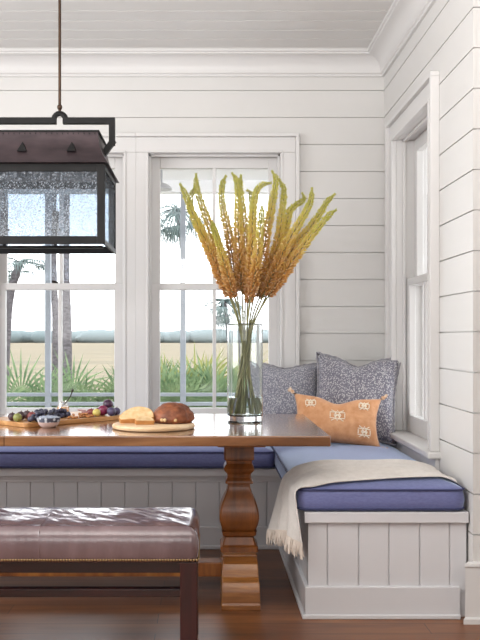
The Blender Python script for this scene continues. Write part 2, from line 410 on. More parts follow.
make_window('window_1', fb, W1, HW, 'left white sash window of the pair, behind the lantern', (0.112, True), (0.073, False))
make_window('window_2', fb, W2, HW, 'right white sash window of the pair, behind the glass vase', (0.073, False), (0.112, True), lock=False)
make_window('window_3', fr, W3, 0.41, 'white sash window in the right wall above the pillows', (0.112, True), (0.112, True), lock=False)

# ------------------------------------------------------------------ built-in benches
ZB = 0.436
t = thing('built_in_bench', (-0.8, 4.83, 0), 'long white panelled window seat under the pair of windows, behind the table', 'bench')
mb = MB(); mb.box(-2.6, 0.397, 4.812, YB - 0.002, ZB - 0.041, ZB); mb.build('seat_board', 'bench', t, bevel=0.003)
mb = MB(); g = -1.09 - 0.1287 * 11
while g < 0.416:
    a, b = max(g + 0.002, -2.6), min(g + 0.1287 - 0.002, 0.414)
    if b - a > 0.01: mb.box(a, b, 4.835, 4.86, 0.10, ZB - 0.041)
    g += 0.1287
mb.box(-2.6, 0.414, 4.843, 5.3, 0.0, ZB - 0.041); mb.box(-2.6, 0.414, 4.83, 4.86, ZB - 0.075, ZB - 0.041)
mb.build('panelling', 'bench', t, bevel=0.0025)
mb = MB(); mb.box(-2.6, 0.41, 4.815, 4.84, 0, 0.12); mb.box(-2.6, 0.40, 4.803, 4.82, 0, 0.02); mb.build('base_board', 'bench', t, bevel=0.004)

t = thing('built_in_bench', (0.74, 3.64, 0), 'short white panelled window seat along the right wall under the blue throw-draped cushion', 'bench')
mb = MB(); mb.box(0.398, 1.068, 3.62, YB - 0.002, ZB - 0.045, ZB); mb.build('seat_board', 'bench', t, bevel=0.003)
mb = MB(); X = 0.414; gx = [0.414, 0.4935, 0.6225, 0.746, 0.872, 0.995, 1.066]
for a, b in zip(gx[:-1], gx[1:]): mb.box(a + (0.0 if a == 0.414 else 0.002), b - 0.002, 3.64, 3.665, 0.10, ZB - 0.045)
gy = [3.6405 + 0.129 * k for k in range(10)]
for a, b in zip(gy[:-1], gy[1:]): mb.box(0.414, 0.44, a + 0.002, min(b - 0.002, 4.83), 0.10, ZB - 0.045)
mb.box(0.421, 1.066, 3.648, 4.83, 0, ZB - 0.045)
mb.build('panelling', 'bench', t, bevel=0.0025)
mb = MB(); mb.box(0.40, 1.034, 3.622, 3.66, 0, 0.13); mb.box(0.40, 0.43, 3.66, 4.80, 0, 0.13)
mb.box(0.388, 1.034, 3.612, 3.64, 0, 0.018); mb.box(0.388, 0.42, 3.64, 4.80, 0, 0.018); mb.build('base_board', 'bench', t, bevel=0.004)

# ------------------------------------------------------------------ cushions
def rrect(x0, x1, y0, y1, r, z, n=6):
    r = max(r, 0.004); pts = []
    for cx, cy, a0 in ((x1 - r, y1 - r, 0), (x0 + r, y1 - r, 90), (x0 + r, y0 + r, 180), (x1 - r, y0 + r, 270)):
        for k in range(n + 1):
            a = radians(a0 + 90 * k / n); pts.append((cx + r * cos(a), cy + r * sin(a), z))
    return pts
ZT0 = 0.528; CROWN = 0.045
def crown_z(d): 
    d = max(0.0, min(d / 0.24, 1.0)); return ZT0 + CROWN * (1 - (1 - d) ** 2.4)
def cushion(x0, x1, y0, y1, label):
    mb = MB(); R = 0.045; L = []
    for d, z in ((0.03, ZB + 0.001), (0.006, ZB + 0.004), (0.0, ZB + 0.014), (-0.006, ZB + 0.045), (0.0, ZT0 - 0.012), (0.004, ZT0)):
        L.append(rrect(x0 + d, x1 - d, y0 + d, y1 - d, R - d, z))
    for d in (0.012, 0.025, 0.045, 0.07, 0.1, 0.14, 0.19, 0.24): L.append(rrect(x0 + d, x1 - d, y0 + d, y1 - d, R - d, crown_z(d)))
    mb.loft(L); o = mb.build('bench_cushion', 'navy', None, smooth=60)
    tag(o, label, 'cushion', 'blue bench cushions')
    p = MB()
    for z in (ZB + 0.012, ZT0 - 0.002):
        q = rrect(x0 - 0.002, x1 + 0.002, y0 - 0.002, y1 + 0.002, R, z); q.append(q[0]); p.tube(q, 0.0045, 6, False)
    p.build('piping', 'navypipe', o, smooth=60)
    return o
cushion(-2.5, 0.366, 4.80, 5.34, 'long navy blue box cushion on the window seat behind the table')
CX0, CX1, CY0, CY1 = 0.372, 1.056, 3.622, 5.34
cushion(CX0, CX1, CY0, CY1, 'blue box cushion on the right window seat, with the throw across it')

# ------------------------------------------------------------------ throw
def throw():
    mb = MB(); nU, nV = 70, 26; zbot = 0.335
    path = []                                          # (x, drop) along the throw from the wall to the hanging end
    top = 1.045 - CX0; drop = ZT0 - zbot + 0.03; total = top + drop; cols = []
    for i in range(nU + 1):
        s = i / nU * total; row = []
        for j in range(nV + 1):
            v = j / nV; y = 3.672 + 0.40 * v
            wr = 0.006 * sin(9 * v * pi + 3 * s) + 0.004 * sin(21 * v + 11 * s)
            if s < top:
                x = 1.045 - s; k = s / top
                yy = y + 0.015 * sin(5 * s) * (1 - v) - 0.045 * k ** 3 * (1 - v) - 0.02 * k + (0.03 * (1 - k) ** 4) * (1 - v)
                d = min(x - CX0, CX1 - x, yy - CY0)
                z = crown_z(max(d, 0.0)) + 0.008 + max(wr, -0.004) * 0.8 + 0.012 * max(0, sin(v * 2 * pi * 1.2 + 0.5)) * (0.4 + 0.6 * k)
                if d < 0.02: z -= 0.01 * (1 - max(d, 0) / 0.02)
                row.append((x - 0.0, yy, z))
            else:
                e = s - top; k = e / drop
                yt = 3.607 + 0.42 * v; yb = 3.592 + 0.33 * v
                x = CX0 - 0.014 - 0.008 * min(1, e / 0.03) + 0.014 * sin(v * 5.2 * pi + 1.0) * (0.2 + k) + k * (0.020 - 0.085 * v)
                yy = yt + (yb - yt) * k; z = ZT0 + 0.004 - e + 0.02 * k * sin(4 * v)
                row.append((x, yy, z))
        cols.append(row)
    mb.loft(cols, close=False)
    o = mb.build('throw_blanket', 'throw', None, smooth=180, solid=0.007, subsurf=1)
    tag(o, 'cream woven throw laid across the right blue cushion, its fringed end hanging down', 'throw')
    fr_ = MB(); rnd = random.Random(3); last = cols[-1]
    for k in range(120):
        v = k / 119 * (nV); a = int(min(v, nV - 1)); u = v - a
        p = Vector(last[a]).lerp(Vector(last[a + 1]), u); L = 0.062 * rnd.uniform(0.8, 1.1)
        dx, dy = rnd.uniform(-0.016, 0.010), rnd.uniform(-0.012, 0.012)
        fr_.tube([p + Vector((0, 0, 0.006)), p + Vector((dx * 0.35 - 0.003, dy * 0.3, -L * 0.4)), p + Vector((dx, dy, -L))], [0.003, 0.004, 0.002], 5)
    fr_.build('fringe', 'fringe', o, smooth=60)
throw()

# ------------------------------------------------------------------ pillows
def pillow_pt(u, v, side, w, h, T, chop, pinch=0.115):
    """u,v in -1..1; local x right, z up, y thickness (negative y faces camera)"""
    x = w / 2 * u * (1 - pinch * (1 - v * v) ** 1.0 * abs(u) ** 3); z = h / 2 * v * (1 - pinch * (1 - u * u) * abs(v) ** 3)
    t = T * max(0.0, (1 - abs(u) ** 2.6)) ** 0.55 * max(0.0, (1 - abs(v) ** 2.6)) ** 0.55
    g = math.exp(-(u / 0.32) ** 2) * max(0.0, v) ** 1.5
    z -= chop * h * g; t *= 1 - 0.45 * min(1, chop * 6) * g
    t += 0.012 * T / 0.08 * mnoise.noise(Vector((u * 2.2, v * 2.2, 5 * side + w))) * (1 - max(abs(u), abs(v)) ** 4)
    return Vector((x, -side * t, z))
def pillow(name, m, w, h, T, chop, mx, label, group=None, pipe=None):
    mb = MB(); n = 26
    for side in (1, -1):
        mb.loft([[pillow_pt(-1 + 2 * i / n, -1 + 2 * j / n, side, w, h, T, chop) for i in range(n + 1)] for j in range(n + 1)], close=False)
    mb.xform(mx)
    o = mb.build(name, m, None, smooth=180); tag(o, label, 'pillow', group)
    bm = bmesh.new(); bm.from_mesh(o.data); bmesh.ops.remove_doubles(bm, verts=bm.verts[:], dist=0.0004); bmesh.ops.recalc_face_normals(bm, faces=bm.faces[:]); bm.to_mesh(o.data); bm.free()
    if pipe:
        pts = [pillow_pt(-1 + 2 * i / n, -1, 1, w, h, T, chop) for i in range(n)] + [pillow_pt(1, -1 + 2 * i / n, 1, w, h, T, chop) for i in range(n)]
        pts += [pillow_pt(1 - 2 * i / n, 1, 1, w, h, T, chop) for i in range(n)] + [pillow_pt(-1, 1 - 2 * i / n, 1, w, h, T, chop) for i in range(n)]
        pts.append(pts[0]); p = MB()
        p.tube([(q.x * 1.012, q.y, q.z * 1.012) for q in pts], [0.006 + 0.002 * sin(i * 2.3) for i in range(len(pts))], 6, False).xform(mx)
        p.build('flange', pipe, o, smooth=60)
    return o
def pose(loc, yaw, pitch, roll):
    return Matrix.Translation(loc) @ Matrix.Rotation(radians(yaw), 4, 'Z') @ Matrix.Rotation(radians(pitch), 4, 'X') @ Matrix.Rotation(radians(roll), 4, 'Y')
pillow('throw_pillow', 'speckA', 0.44, 0.44, 0.085, 0.045, pose((0.452, 5.175, 0.79), 3, -12, 2), 'speckled grey square pillow standing left, partly behind the glass vase', 'speckled grey pillows', 'greypipe')
pillow('throw_pillow', 'speckB', 0.48, 0.50, 0.09, 0.09, pose((0.842, 5.04, 0.805), -14, -16, 3), 'larger speckled grey pillow in the bench corner, behind the orange pillow', 'speckled grey pillows', 'greypipe')
def orange():
    w, h, T, chop = 0.48, 0.285, 0.07, 0.13; mx = pose((0.70, 4.80, 0.70), -4, -26, 4)
    o = pillow('throw_pillow', 'orange', w, h, T, chop, mx, 'orange lumbar pillow with cream stitched motifs, lying in front of the grey pillows')
    mb = MB()
    def st(pts, r=0.0026):
        q = [pillow_pt(u, v, 1, w, h, T, chop) + Vector((0, -0.002, 0)) for u, v in pts]; mb.tube(q, r, 5)
    for cu, cv, s in ((0.0, 0.02, 1.0), (-0.62, 0.5, 0.75), (0.6, 0.52, 0.75), (0.62, -0.52, 0.9)):
        mb = MB(); a, b = 0.085 * s, 0.17 * s
        for k in (-1, 1):
            st([(cu - 2.0 * a, cv + k * b * 0.75), (cu, cv + k * b * 0.75), (cu + 2.0 * a, cv + k * b * 0.75)])
            st([(cu - 1.6 * a, cv + k * b * 1.35), (cu - 0.7 * a, cv + k * b * 0.9)]); st([(cu + 1.6 * a, cv + k * b * 1.35), (cu + 0.7 * a, cv + k * b * 0.9)])
            st([(cu - a * 0.9, cv), (cu, cv + k * b * 1.3), (cu + a * 0.9, cv)])
            st([(cu + k * a * 0.5, cv - b), (cu + k * a * 0.5, cv + b)]); st([(cu + k * a * 1.9, cv - b * 0.5), (cu + k * a * 1.9, cv + b * 0.5)])
        st([(cu - a * 0.5, cv - b * 0.3), (cu + a * 0.5, cv + b * 0.3)], 0.004); st([(cu - a * 0.5, cv + b * 0.3), (cu + a * 0.5, cv - b * 0.3)], 0.004)
        mb.xform(mx).build('embroidery', 'cream', o, smooth=60)['label'] = 'cream stitched motif'
    for u, v, dx, dz in ((-1, 1, -0.018, 0.014), (1, 1, 0.016, 0.012), (1, -1, 0.022, -0.004), (-1, -1, -0.02, -0.004)):
        c = pillow_pt(u, v, 1, w, h, T, chop); t_ = MB()
        t_.ball(c + Vector((dx * 0.3, -0.004, dz * 0.3)), 0.011, 10, 6)
        for k in range(14):
            a = k * 2.4; sp = 0.009
            t_.tube([c + Vector((dx * 0.3, -0.004, dz * 0.3)), c + Vector((dx * 1.3 + sp * cos(a), -0.004 + sp * sin(a), dz * 1.3 + sp * cos(a + 1)))], [0.003, 0.0022], 5)
        t_.xform(mx).build('tassel', 'tassel', o, smooth=60)
orange()

# ------------------------------------------------------------------ dining table
TZ = 0.76; TYF, TYB, TXR = 3.5, 4.5, 0.4886; PX, PY = 0.143, 4.0
t = thing('dining_table', (-0.8, PY, 0), 'rustic brown wooden trestle dining table with a thick plank top', 'table')
mb = MB(); mb.box(-2.1, TXR, TYF, TYB, TZ - 0.042, TZ); mb.build('tabletop', 'table', t, bevel=0.005)
def pedestal(cx):
    prof = [(0.075, 0.2), (0.083, 0.2), (0.083, 0.222), (0.074, 0.23), (0.068, 0.25), (0.064, 0.262), (0.074, 0.272), (0.076, 0.286), (0.078, 0.29)]
    st = [(515, 70), (500, 76), (480, 87), (460, 96), (440, 102), (420, 105), (400, 105), (375, 102), (350, 96), (325, 86), (300, 75), (280, 66), (262, 61), (245, 59), (238, 60),
          (236, 73), (228, 74), (222, 72), (204, 62), (190, 63), (182, 66), (168, 78), (155, 82), (142, 76), (130, 68), (112, 70), (108, 80), (96, 81), (90, 80), (36, 80)]
    for yc, hwid in st:
        y = 440 + yc / 5.33; prof.append((hwid / 5.33 / 226.0, CH - (y - 337) / 226.0))
    prof.append((prof[-1][0], 0.700))
    mb = MB(); L = []
    for w, z in prof:
        c = w * 0.90
        L.append([(cx + sx * a, PY + sy * b, z) for sx, sy, a, b in ((1, -1, c, w), (1, -1, w, c), (1, 1, w, c), (1, 1, c, w), (-1, 1, c, w), (-1, 1, w, c), (-1, -1, w, c), (-1, -1, c, w))])
    mb.loft(L); o = mb.build('pedestal', 'pedestal', t, smooth=28, bevel=0.0)
    mb = MB(); mb.box(cx - 0.10, cx + 0.10, PY - 0.34, PY + 0.34, 0.695, TZ - 0.042); mb.build('bearer', 'pedestal', t, bevel=0.004)
    half = [(-0.272, 0.0), (-0.272, 0.022), (-0.266, 0.03), (-0.266, 0.07), (-0.26, 0.095), (-0.245, 0.114), (-0.208, 0.118), (-0.200, 0.122), (-0.192, 0.15), (-0.178, 0.172), (-0.155, 0.186), (-0.122, 0.19), (-0.118, 0.2)]
    poly = half + [(-a, b) for a, b in half[::-1]]
    mb = MB(); mb.prism([(PY + a, b) for a, b in poly], 'X', cx - 0.082, cx + 0.082)
    for p in mb.v: p.x = cx + (p.x - cx) * (1.0 - 0.5 * max(0, p.z - 0.03))
    mb.build('foot', 'foot', t, smooth=25, bevel=0.003)
pedestal(PX); pedestal(-1.75)
MB().box(-1.70, PX - 0.07, PY - 0.045, PY + 0.045, 0.082, 0.145).build('stretcher', 'pedestal', t, bevel=0.004)

# ------------------------------------------------------------------ leather bench
BX0, BX1, BY0, BY1 = -1.135, -0.031, 3.085, 3.49
t = thing('leather_bench', ((BX0 + BX1) / 2, (BY0 + BY1) / 2, 0), 'mauve brown leather bench with dark wooden legs in front of the table', 'bench')
mb = MB(); L = []
for d, z in ((0.012, 0.364), (0.002, 0.370), (0.0, 0.385), (-0.004, 0.41), (-0.003, 0.44), (0.002, 0.458), (0.008, 0.470), (0.018, 0.480), (0.032, 0.4865)):
    L.append(rrect(BX0 + d, BX1 - d, BY0 + d, BY1 - d, 0.026 - d * 0.7, z, 5))
mb.loft(L, caps=False); gx0, gx1, gy0, gy1 = BX0 + 0.031, BX1 - 0.031, BY0 + 0.031, BY1 - 0.031; rows = []
for j in range(61):                                    # softly crumpled top
    row = []
    for i in range(181):
        x, y = gx0 + (gx1 - gx0) * i / 180, gy0 + (gy1 - gy0) * j / 60; d = min(x - gx0, gx1 - x, y - gy0, gy1 - y)
        p = Vector((x * 17 + y * 9, y * 9 - x * 2, 0.3)); q = mnoise.noise(p) + 0.5 * mnoise.noise(p * 2.1)
        row.append((x, y, 0.4863 + 0.005 * (1 - (1 - min(d / 0.1, 1)) ** 2) + 0.0036 * q * min(1, d / 0.03)))
    rows.append(row)
mb.loft(rows, close=False)
seat = mb.build('seat', 'leather', t, smooth=60)
mb = MB(); sx = (39 - 207) / 288.0
mb.tube([(sx, BY0 - 0.001, 0.371), (sx, BY0 - 0.003, 0.41), (sx - 0.002, BY0 - 0.001, 0.44), (sx - 0.002, BY0 + 0.008, 0.470), (sx - 0.002, BY0 + 0.03, 0.4862), (sx - 0.002, BY0 + 0.15, 0.493), (sx - 0.002, BY1 - 0.05, 0.4855), (sx, BY1, 0.44)], 0.0028, 6)
mb.build('seam', 'leather', seat, smooth=60)
mb = MB()
x = BX0 + 0.012
while x < BX1 - 0.004: mb.ball((x, BY0 - 0.003, 0.375), (0.0046, 0.003, 0.0046), 7, 4); x += 0.0098
y = BY0 + 0.01
while y < BY1: mb.ball((BX1 + 0.002, y, 0.375), (0.003, 0.0046, 0.0046), 7, 4); y += 0.0098
mb.build('nailhead_trim', 'nail', seat, smooth=60)['label'] = 'row of brass nailheads'
mb = MB(); mb.box(BX0 + 0.02, BX1 - 0.02, BY0 + 0.012, BY0 + 0.035, 0.327, 0.366); mb.box(BX0 + 0.02, BX1 - 0.02, BY1 - 0.035, BY1 - 0.012, 0.327, 0.366)
mb.box(BX0 + 0.012, BX0 + 0.035, BY0 + 0.036, BY1 - 0.036, 0.327, 0.366); mb.box(BX1 - 0.035, BX1 - 0.012, BY0 + 0.036, BY1 - 0.036, 0.327, 0.366)
mb.build('apron', 'mahogx', t, bevel=0.002)
for lx in (BX0 + 0.003, BX1 - 0.063):
    for ly in (BY0 + 0.004, BY1 - 0.064):
        MB().box(lx, lx + 0.06, ly, ly + 0.06, 0, 0.366).build('leg', 'mahog', t, bevel=0.003)
for ly in (BY0 + 0.015, BY1 - 0.05):
    MB().box(BX0 + 0.06, BX1 - 0.06, ly, ly + 0.035, 0.241, 0.270).build('stretcher', 'mahogx', t, bevel=0.003)

# ------------------------------------------------------------------ lantern
LX1 = -0.432; LXC = -0.91; LX0 = 2 * LXC - LX1; LY0, LY1 = 3.76, 4.21; LZ0, LZ1 = 1.544, 1.885; LYC = (LY0 + LY1) / 2
t = thing('pendant_lantern', (LXC, LYC, LZ0), 'long black iron and glass lantern hanging over the table', 'pendant light')
mb = MB(); b = 0.034
pt = 0.012
for y in (LY0, LY1 - pt):
    for x in (LX0, LX1 - b): mb.box(x, x + b, y, y + pt, LZ0, LZ1)
    mb.box(LX0 + b, LX1 - b, y + 0.001, y + pt - 0.001, LZ0, LZ0 + b); mb.box(LX0 + b, LX1 - b, y + 0.001, y + pt - 0.001, LZ1 - b, LZ1)
for x in (LX0, LX1 - pt):
    mb.box(x + 0.001, x + pt - 0.001, LY0 + pt, LY1 - pt, LZ0, LZ0 + 0.022); mb.box(x + 0.001, x + pt - 0.001, LY0 + pt, LY1 - pt, LZ1 - 0.022, LZ1)
mb.box(LX0 + b, LX1 - b, LYC - 0.02, LYC + 0.02, LZ0 + 0.004, LZ0 + 0.014)
mb.build('frame', 'iron', t, bevel=0.002)
for y in (LY0 + 0.004, LY1 - 0.008): MB().box(LX0 + b, LX1 - b, y, y + 0.004, LZ0 + b, LZ1 - b).build('glass_panel', 'seeded', t)
for x in (LX0 + 0.004, LX1 - 0.008): MB().box(x, x + 0.004, LY0 + pt, LY1 - pt, LZ0 + 0.022, LZ1 - 0.022).build('glass_panel', 'seeded', t)
mb = MB(); L = []
RT = 2.036
for k in range(13):                                    # concave swept roof
    q = k / 12; e = (1 - q) ** 2.1
    dx = 0.014 - 0.051 * (1 - e) ; dy = 0.03 - 0.09 * (1 - e)
    L.append([(LX0 - dx, LY0 - dy, LZ1 + (RT - LZ1) * q), (LX1 + dx, LY0 - dy, LZ1 + (RT - LZ1) * q), (LX1 + dx, LY1 + dy, LZ1 + (RT - LZ1) * q), (LX0 - dx, LY1 + dy, LZ1 + (RT - LZ1) * q)])
L2 = [L[0]]
mb.loft(L); roof = mb.build('roof', 'roofmetal', t, smooth=30)
dx, dy = -0.037 + 0.006, -0.06 + 0.006
MB().box(LX0 - dx, LX1 + dx, LY0 - dy, LY1 + dy, RT - 0.004, RT + 0.004).build('roof_cap', 'iron', roof, bevel=0.001)
for vx in (-0.577, -0.788, -1.032, -1.243):            # little pyramid vents
    y = LY0 + 0.022; z = 1.940
    mb = MB(); mb.add([(vx - 0.020, y - 0.012, z), (vx + 0.020, y - 0.012, z), (vx + 0.022, y + 0.035, z + 0.004), (vx - 0.022, y + 0.035, z + 0.004), (vx, y + 0.012, z + 0.045)],
                      [(0, 1, 2, 3), (0, 1, 4), (1, 2, 4), (2, 3, 4), (3, 0, 4)])
    mb.build('roof_vent', 'iron', roof)
mb = MB()
for k in range(38):
    x = LX0 + 0.05 + k * (LX1 - LX0 - 0.1) / 37; mb.ball((x, LY0 + 0.052, RT - 0.012), 0.0028, 6, 4)
mb.build('rivets', 'iron', roof, smooth=60)
BZ = 2.119; mb = MB(); r = 0.0135
bx1, bx0 = -0.4125 - r, 2 * LXC + 0.4125 + r
arches = (-0.661, 2 * LXC + 0.661)
path = [(LX1 - 0.035, LYC, 1.955), (LX1 - 0.012, LYC, 1.985), (bx1, LYC, 2.012), (bx1, LYC, BZ)]
def sq(mb, a, b, w):
    a, b = Vector(a), Vector(b); d = (b - a).normalized(); y = Vector((0, 1, 0)); s = d.cross(y)
    mb.loft([[p + y * w * i + s * w * j for i, j in ((1, 1), (1, -1), (-1, -1), (-1, 1))] for p in (a - d * w * 0.98, b + d * w * 0.98)])
for sgn in (1, -1):
    m = lambda x: x if sgn == 1 else 2 * LXC - x
    sq(mb, (m(-0.458), LYC, 1.978), (m(bx1), LYC, 2.022), r * 0.97); sq(mb, (m(bx1), LYC, 2.022), (m(bx1), LYC, BZ), r * 0.985); sq(mb, (m(bx1), LYC, BZ), (m(arches[0] + 0.028), LYC, BZ), r)
    a = m(arches[0]); mb.tube([(a + 0.028 * cos(q * pi / 10), LYC, BZ + 0.034 * sin(q * pi / 10)) for q in range(11)], 0.0125, 8)
sq(mb, (arches[0] - 0.028, LYC, BZ), (arches[1] + 0.028, LYC, BZ), r)
mb.build('hanger_bar', 'iron', t, smooth=35, bevel=0.0)
for a in arches:
    mb = MB(); mb.tube([(a, LYC, BZ + 0.035), (a, LYC, ZC)], 0.0065, 10); mb.ball((a, LYC, BZ + 0.062), (0.012, 0.012, 0.014)); mb.lathe([(0.05, ZC - 0.02), (0.055, ZC - 0.004), (0.055, ZC)], 20, (a, LYC, 0))
    mb.build('hanging_rod', 'rod', t, smooth=40)
for cx in (-0.68, -0.91, -1.14):
    mb = MB(); mb.lathe([(0.008, LZ0 + 0.012), (0.008, 1.60), (0.016, 1.605), (0.02, 1.612), (0.013, 1.622), (0.026, 1.628), (0.027, 1.633), (0.014, 1.636)], 16, (cx, LYC, 0))
    c = mb.build('candle_holder', 'iron', t, smooth=40)
    MB().lathe([(0.0165, 1.634), (0.0165, 1.712), (0.010, 1.716)], 14, (cx, LYC, 0)).build('candle_sleeve', 'sleeve', c, smooth=40)
    MB().lathe([(0.009, 1.716), (0.014, 1.735), (0.015, 1.75), (0.010, 1.785), (0.003, 1.815)], 14, (cx, LYC, 0)).build('bulb', 'bulb', c, smooth=60)
    MB().tube([(cx, LYC, 1.716), (cx + 0.002, LYC, 1.79)], 0.003, 6).build('filament', 'filament', c)

# ------------------------------------------------------------------ vase, water, foxtail spikes
VX, VY, VR = 0.172, 4.03, 0.081
prof = [(0.0005, TZ), (VR - 0.004, TZ), (VR, TZ + 0.004), (VR, TZ + 0.010), (VR, TZ + 0.10), (VR, TZ + 0.3), (VR, TZ + 0.443), (VR, TZ + 0.446), (VR - 0.002, TZ + 0.45), (VR - 0.005, TZ + 0.446), (VR - 0.005, TZ + 0.443), (VR - 0.005, TZ + 0.3), (VR - 0.005, TZ + 0.10), (VR - 0.005, TZ + 0.046), (VR - 0.005, TZ + 0.040), (VR - 0.012, TZ + 0.034), (0.0005, TZ + 0.034)]
o = MB().lathe(prof, 96, (VX, VY, 0)).build('glass_vase', 'vase', None, smooth=30)
tag(o, 'tall clear glass cylinder vase on the table holding the foxtail spikes', 'vase')
o = MB().lathe([(0.0005, TZ + 0.0335), (VR - 0.0125, TZ + 0.0335), (VR - 0.0045, TZ + 0.041), (VR - 0.0045, TZ + 0.046), (VR - 0.0045, TZ + 0.118), (0.0005, TZ + 0.118)], 96, (VX, VY, 0)).build('vase_water', 'water', None, smooth=30)
tag(o, 'shallow clear water in the bottom of the glass vase', 'water', None, 'stuff')

SP = [([(180, 184), (185, 194), (191, 210), (206, 242), (225, 286), (237, 318)], -0.05, 'leftmost foxtail spike, its tip curling left before the window'),
      ([(195, 186), (191, 198), (192, 212), (204, 238), (226, 284), (238, 318)], 0.05, 'second foxtail spike from the left, hidden tip behind the upright green one'),
      ([(196, 174), (197, 190), (205, 214), (218, 246), (232, 288), (240, 318)], 0.0, 'third foxtail spike from the left with a straight upright tip'),
      ([(226, 176), (222, 186), (222, 203), (226, 222), (232, 255), (240, 318)], 0.03, 'foxtail spike left of the window muntin with a tip nodding right'),
      ([(232, 173), (236, 180), (238, 198), (238, 225), (240, 260), (243, 318)], -0.05, 'foxtail spike with a tip pointing up and left beside its twin'),
      ([(241, 175), (240, 187), (242, 203), (244, 232), (245, 265), (245, 318)], 0.05, 'foxtail spike with a blunt tip, right one of the close pair'),
      ([(247, 190), (251, 194), (252, 212), (251, 240), (249, 270), (247, 318)], 0.09, 'short foxtail spike at the middle with a small hooked tip'),
      ([(271, 183), (262, 185), (256, 193), (253, 214), (252, 245), (248, 318)], -0.08, 'foxtail spike at the middle arching over to the right'),
      ([(272, 171), (276, 181), (272, 205), (267, 232), (260, 268), (250, 318)], -0.03, 'tallest foxtail spike, its tip highest of all'),
      ([(279, 179), (284, 191), (282, 212), (278, 242), (268, 276), (252, 318)], 0.04, 'thick foxtail spike just right of the tallest one'),
      ([(302, 193), (304, 199), (295, 206), (289, 213), (285, 232), (274, 272), (254, 318)], 0.08, 'foxtail spike right of centre bent sideways near its hooked tip'),
      ([(312, 188), (311, 199), (306, 212), (297, 227), (284, 250), (254, 318)], -0.05, 'foxtail spike with an upright tip before the shiplap wall'),
      ([(335, 194), (327, 202), (321, 212), (309, 229), (292, 250), (256, 318)], 0.03, 'thin foxtail spike reaching far right, above the rightmost one'),
      ([(336, 210), (329, 215), (319, 227), (303, 246), (285, 272), (256, 318)], -0.04, 'rightmost foxtail spike, lowest and leaning furthest right'),
      ([(262, 206), (261, 222), (259, 240), (256, 268), (248, 318)], -0.11, 'short foxtail spike at the front centre, below the tallest one'),
      ([(212, 222), (217, 238), (224, 262), (232, 290), (240, 318)], -0.10, 'short brown foxtail spike low on the left front')]
rnd = random.Random(11)
for k, (pts, dy, lab) in enumerate(SP):
    base = P(*pts[-1], VY)
    dyy = dy
    W = []
    for i, (px, py) in enumerate(pts):
        h = max(0.0, min(1.0, (318 - py) / 130.0)); W.append(P(px, py, VY + dyy * (0.35 + 1.2 * h) * (1 if py < 318 else 0.6)))
    cx = (W[-1].x - VX)
    if abs(cx) > 0.05: W[-1].x = VX + 0.05 * cx / abs(cx)
    W = W[::-1]
    ang = rnd.uniform(0, 2 * pi); fx = VX - 0.85 * (W[-1].x - VX) * 0.20 + rnd.uniform(-0.035, 0.035)
    fx = max(VX - 0.058, min(VX + 0.058, fx)); fy = VY + max(-0.035, min(0.035, -dy * 0.5 + rnd.uniform(-0.02, 0.02)))
    footp = Vector((fx, fy, TZ + 0.042))
    mid = footp.lerp(W[0], 0.55)
    full = spline([footp, mid] + W, 60)
    t = thing('foxtail_spike', tuple(footp), lab, 'flower', 'dried foxtail lily spikes in the glass vase')
    n = len(full)
    MB().tube(full, [0.0048 - 0.0034 * i / (n - 1) for i in range(n)], 7).build('stem', 'stemgreen', t, smooth=60)
    z0 = 1.30 + rnd.uniform(-0.02, 0.06)
    i0 = next((i for i, p in enumerate(full) if p.z > z0), 25)
    seg = full[i0:]; lens = [0]
    for a, b in zip(seg[:-1], seg[1:]): lens.append(lens[-1] + (b - a).length)
    Lt = lens[-1]; mb = MB(); tint = []
    N = int(Lt * 1050)
    for q in range(N):
        u = (q + rnd.random()) / N; d = u * Lt; j = 0
        while j < len(lens) - 2 and lens[j + 1] < d: j += 1
        p = seg[j].lerp(seg[j + 1], (d - lens[j]) / max(lens[j + 1] - lens[j], 1e-6)); ax = (seg[min(j + 2, len(seg) - 1)] - seg[max(j - 1, 0)]).normalized()
        a1 = ax.orthogonal().normalized(); a2 = ax.cross(a1); th = q * 2.39996 + rnd.uniform(-0.3, 0.3)
        R = (0.044 - 0.026 * u ** 1.3) * (0.62 + 0.38 * min(1, u * 7)) * (1.0 if u < 0.93 else max(0.5, (1 - u) / 0.07))
        R *= rnd.uniform(0.72, 1.05)
        rad = (a1 * cos(th) + a2 * sin(th)); dr = (rad * 0.86 + ax * (0.35 + 0.35 * u)).normalized()
        w = 0.0052 * (1 - 0.45 * u) * rnd.uniform(0.8, 1.25); s1 = dr.cross(ax).normalized(); s2 = s1.cross(dr)
        base_ = p + rad * 0.0015; m1 = p + dr * (R * 0.74); tip = p + dr * R
        n0 = len(mb.v)
        mb.add([base_, m1 + s1 * w * 0.9, m1 + s2 * w * 0.9, m1 - s1 * w * 0.9, m1 - s2 * w * 0.9, tip],
               [(0, 2, 1), (0, 3, 2), (0, 4, 3), (0, 1, 4), (5, 1, 2), (5, 2, 3), (5, 3, 4), (5, 4, 1)])
        tn = min(1, max(0, u * 1.08 + rnd.uniform(-0.1, 0.1))); pale = (rnd.uniform(0.45, 1.0) if rnd.random() < 0.4 else rnd.uniform(0.0, 0.3)) * (1 - 0.5 * u)
        tint += [(tn * 0.7, 0.0)] + [(tn, pale * 0.6)] * 4 + [(tn, pale)]
    mb.tint = tint; o = mb.build('florets', 'floret', t)

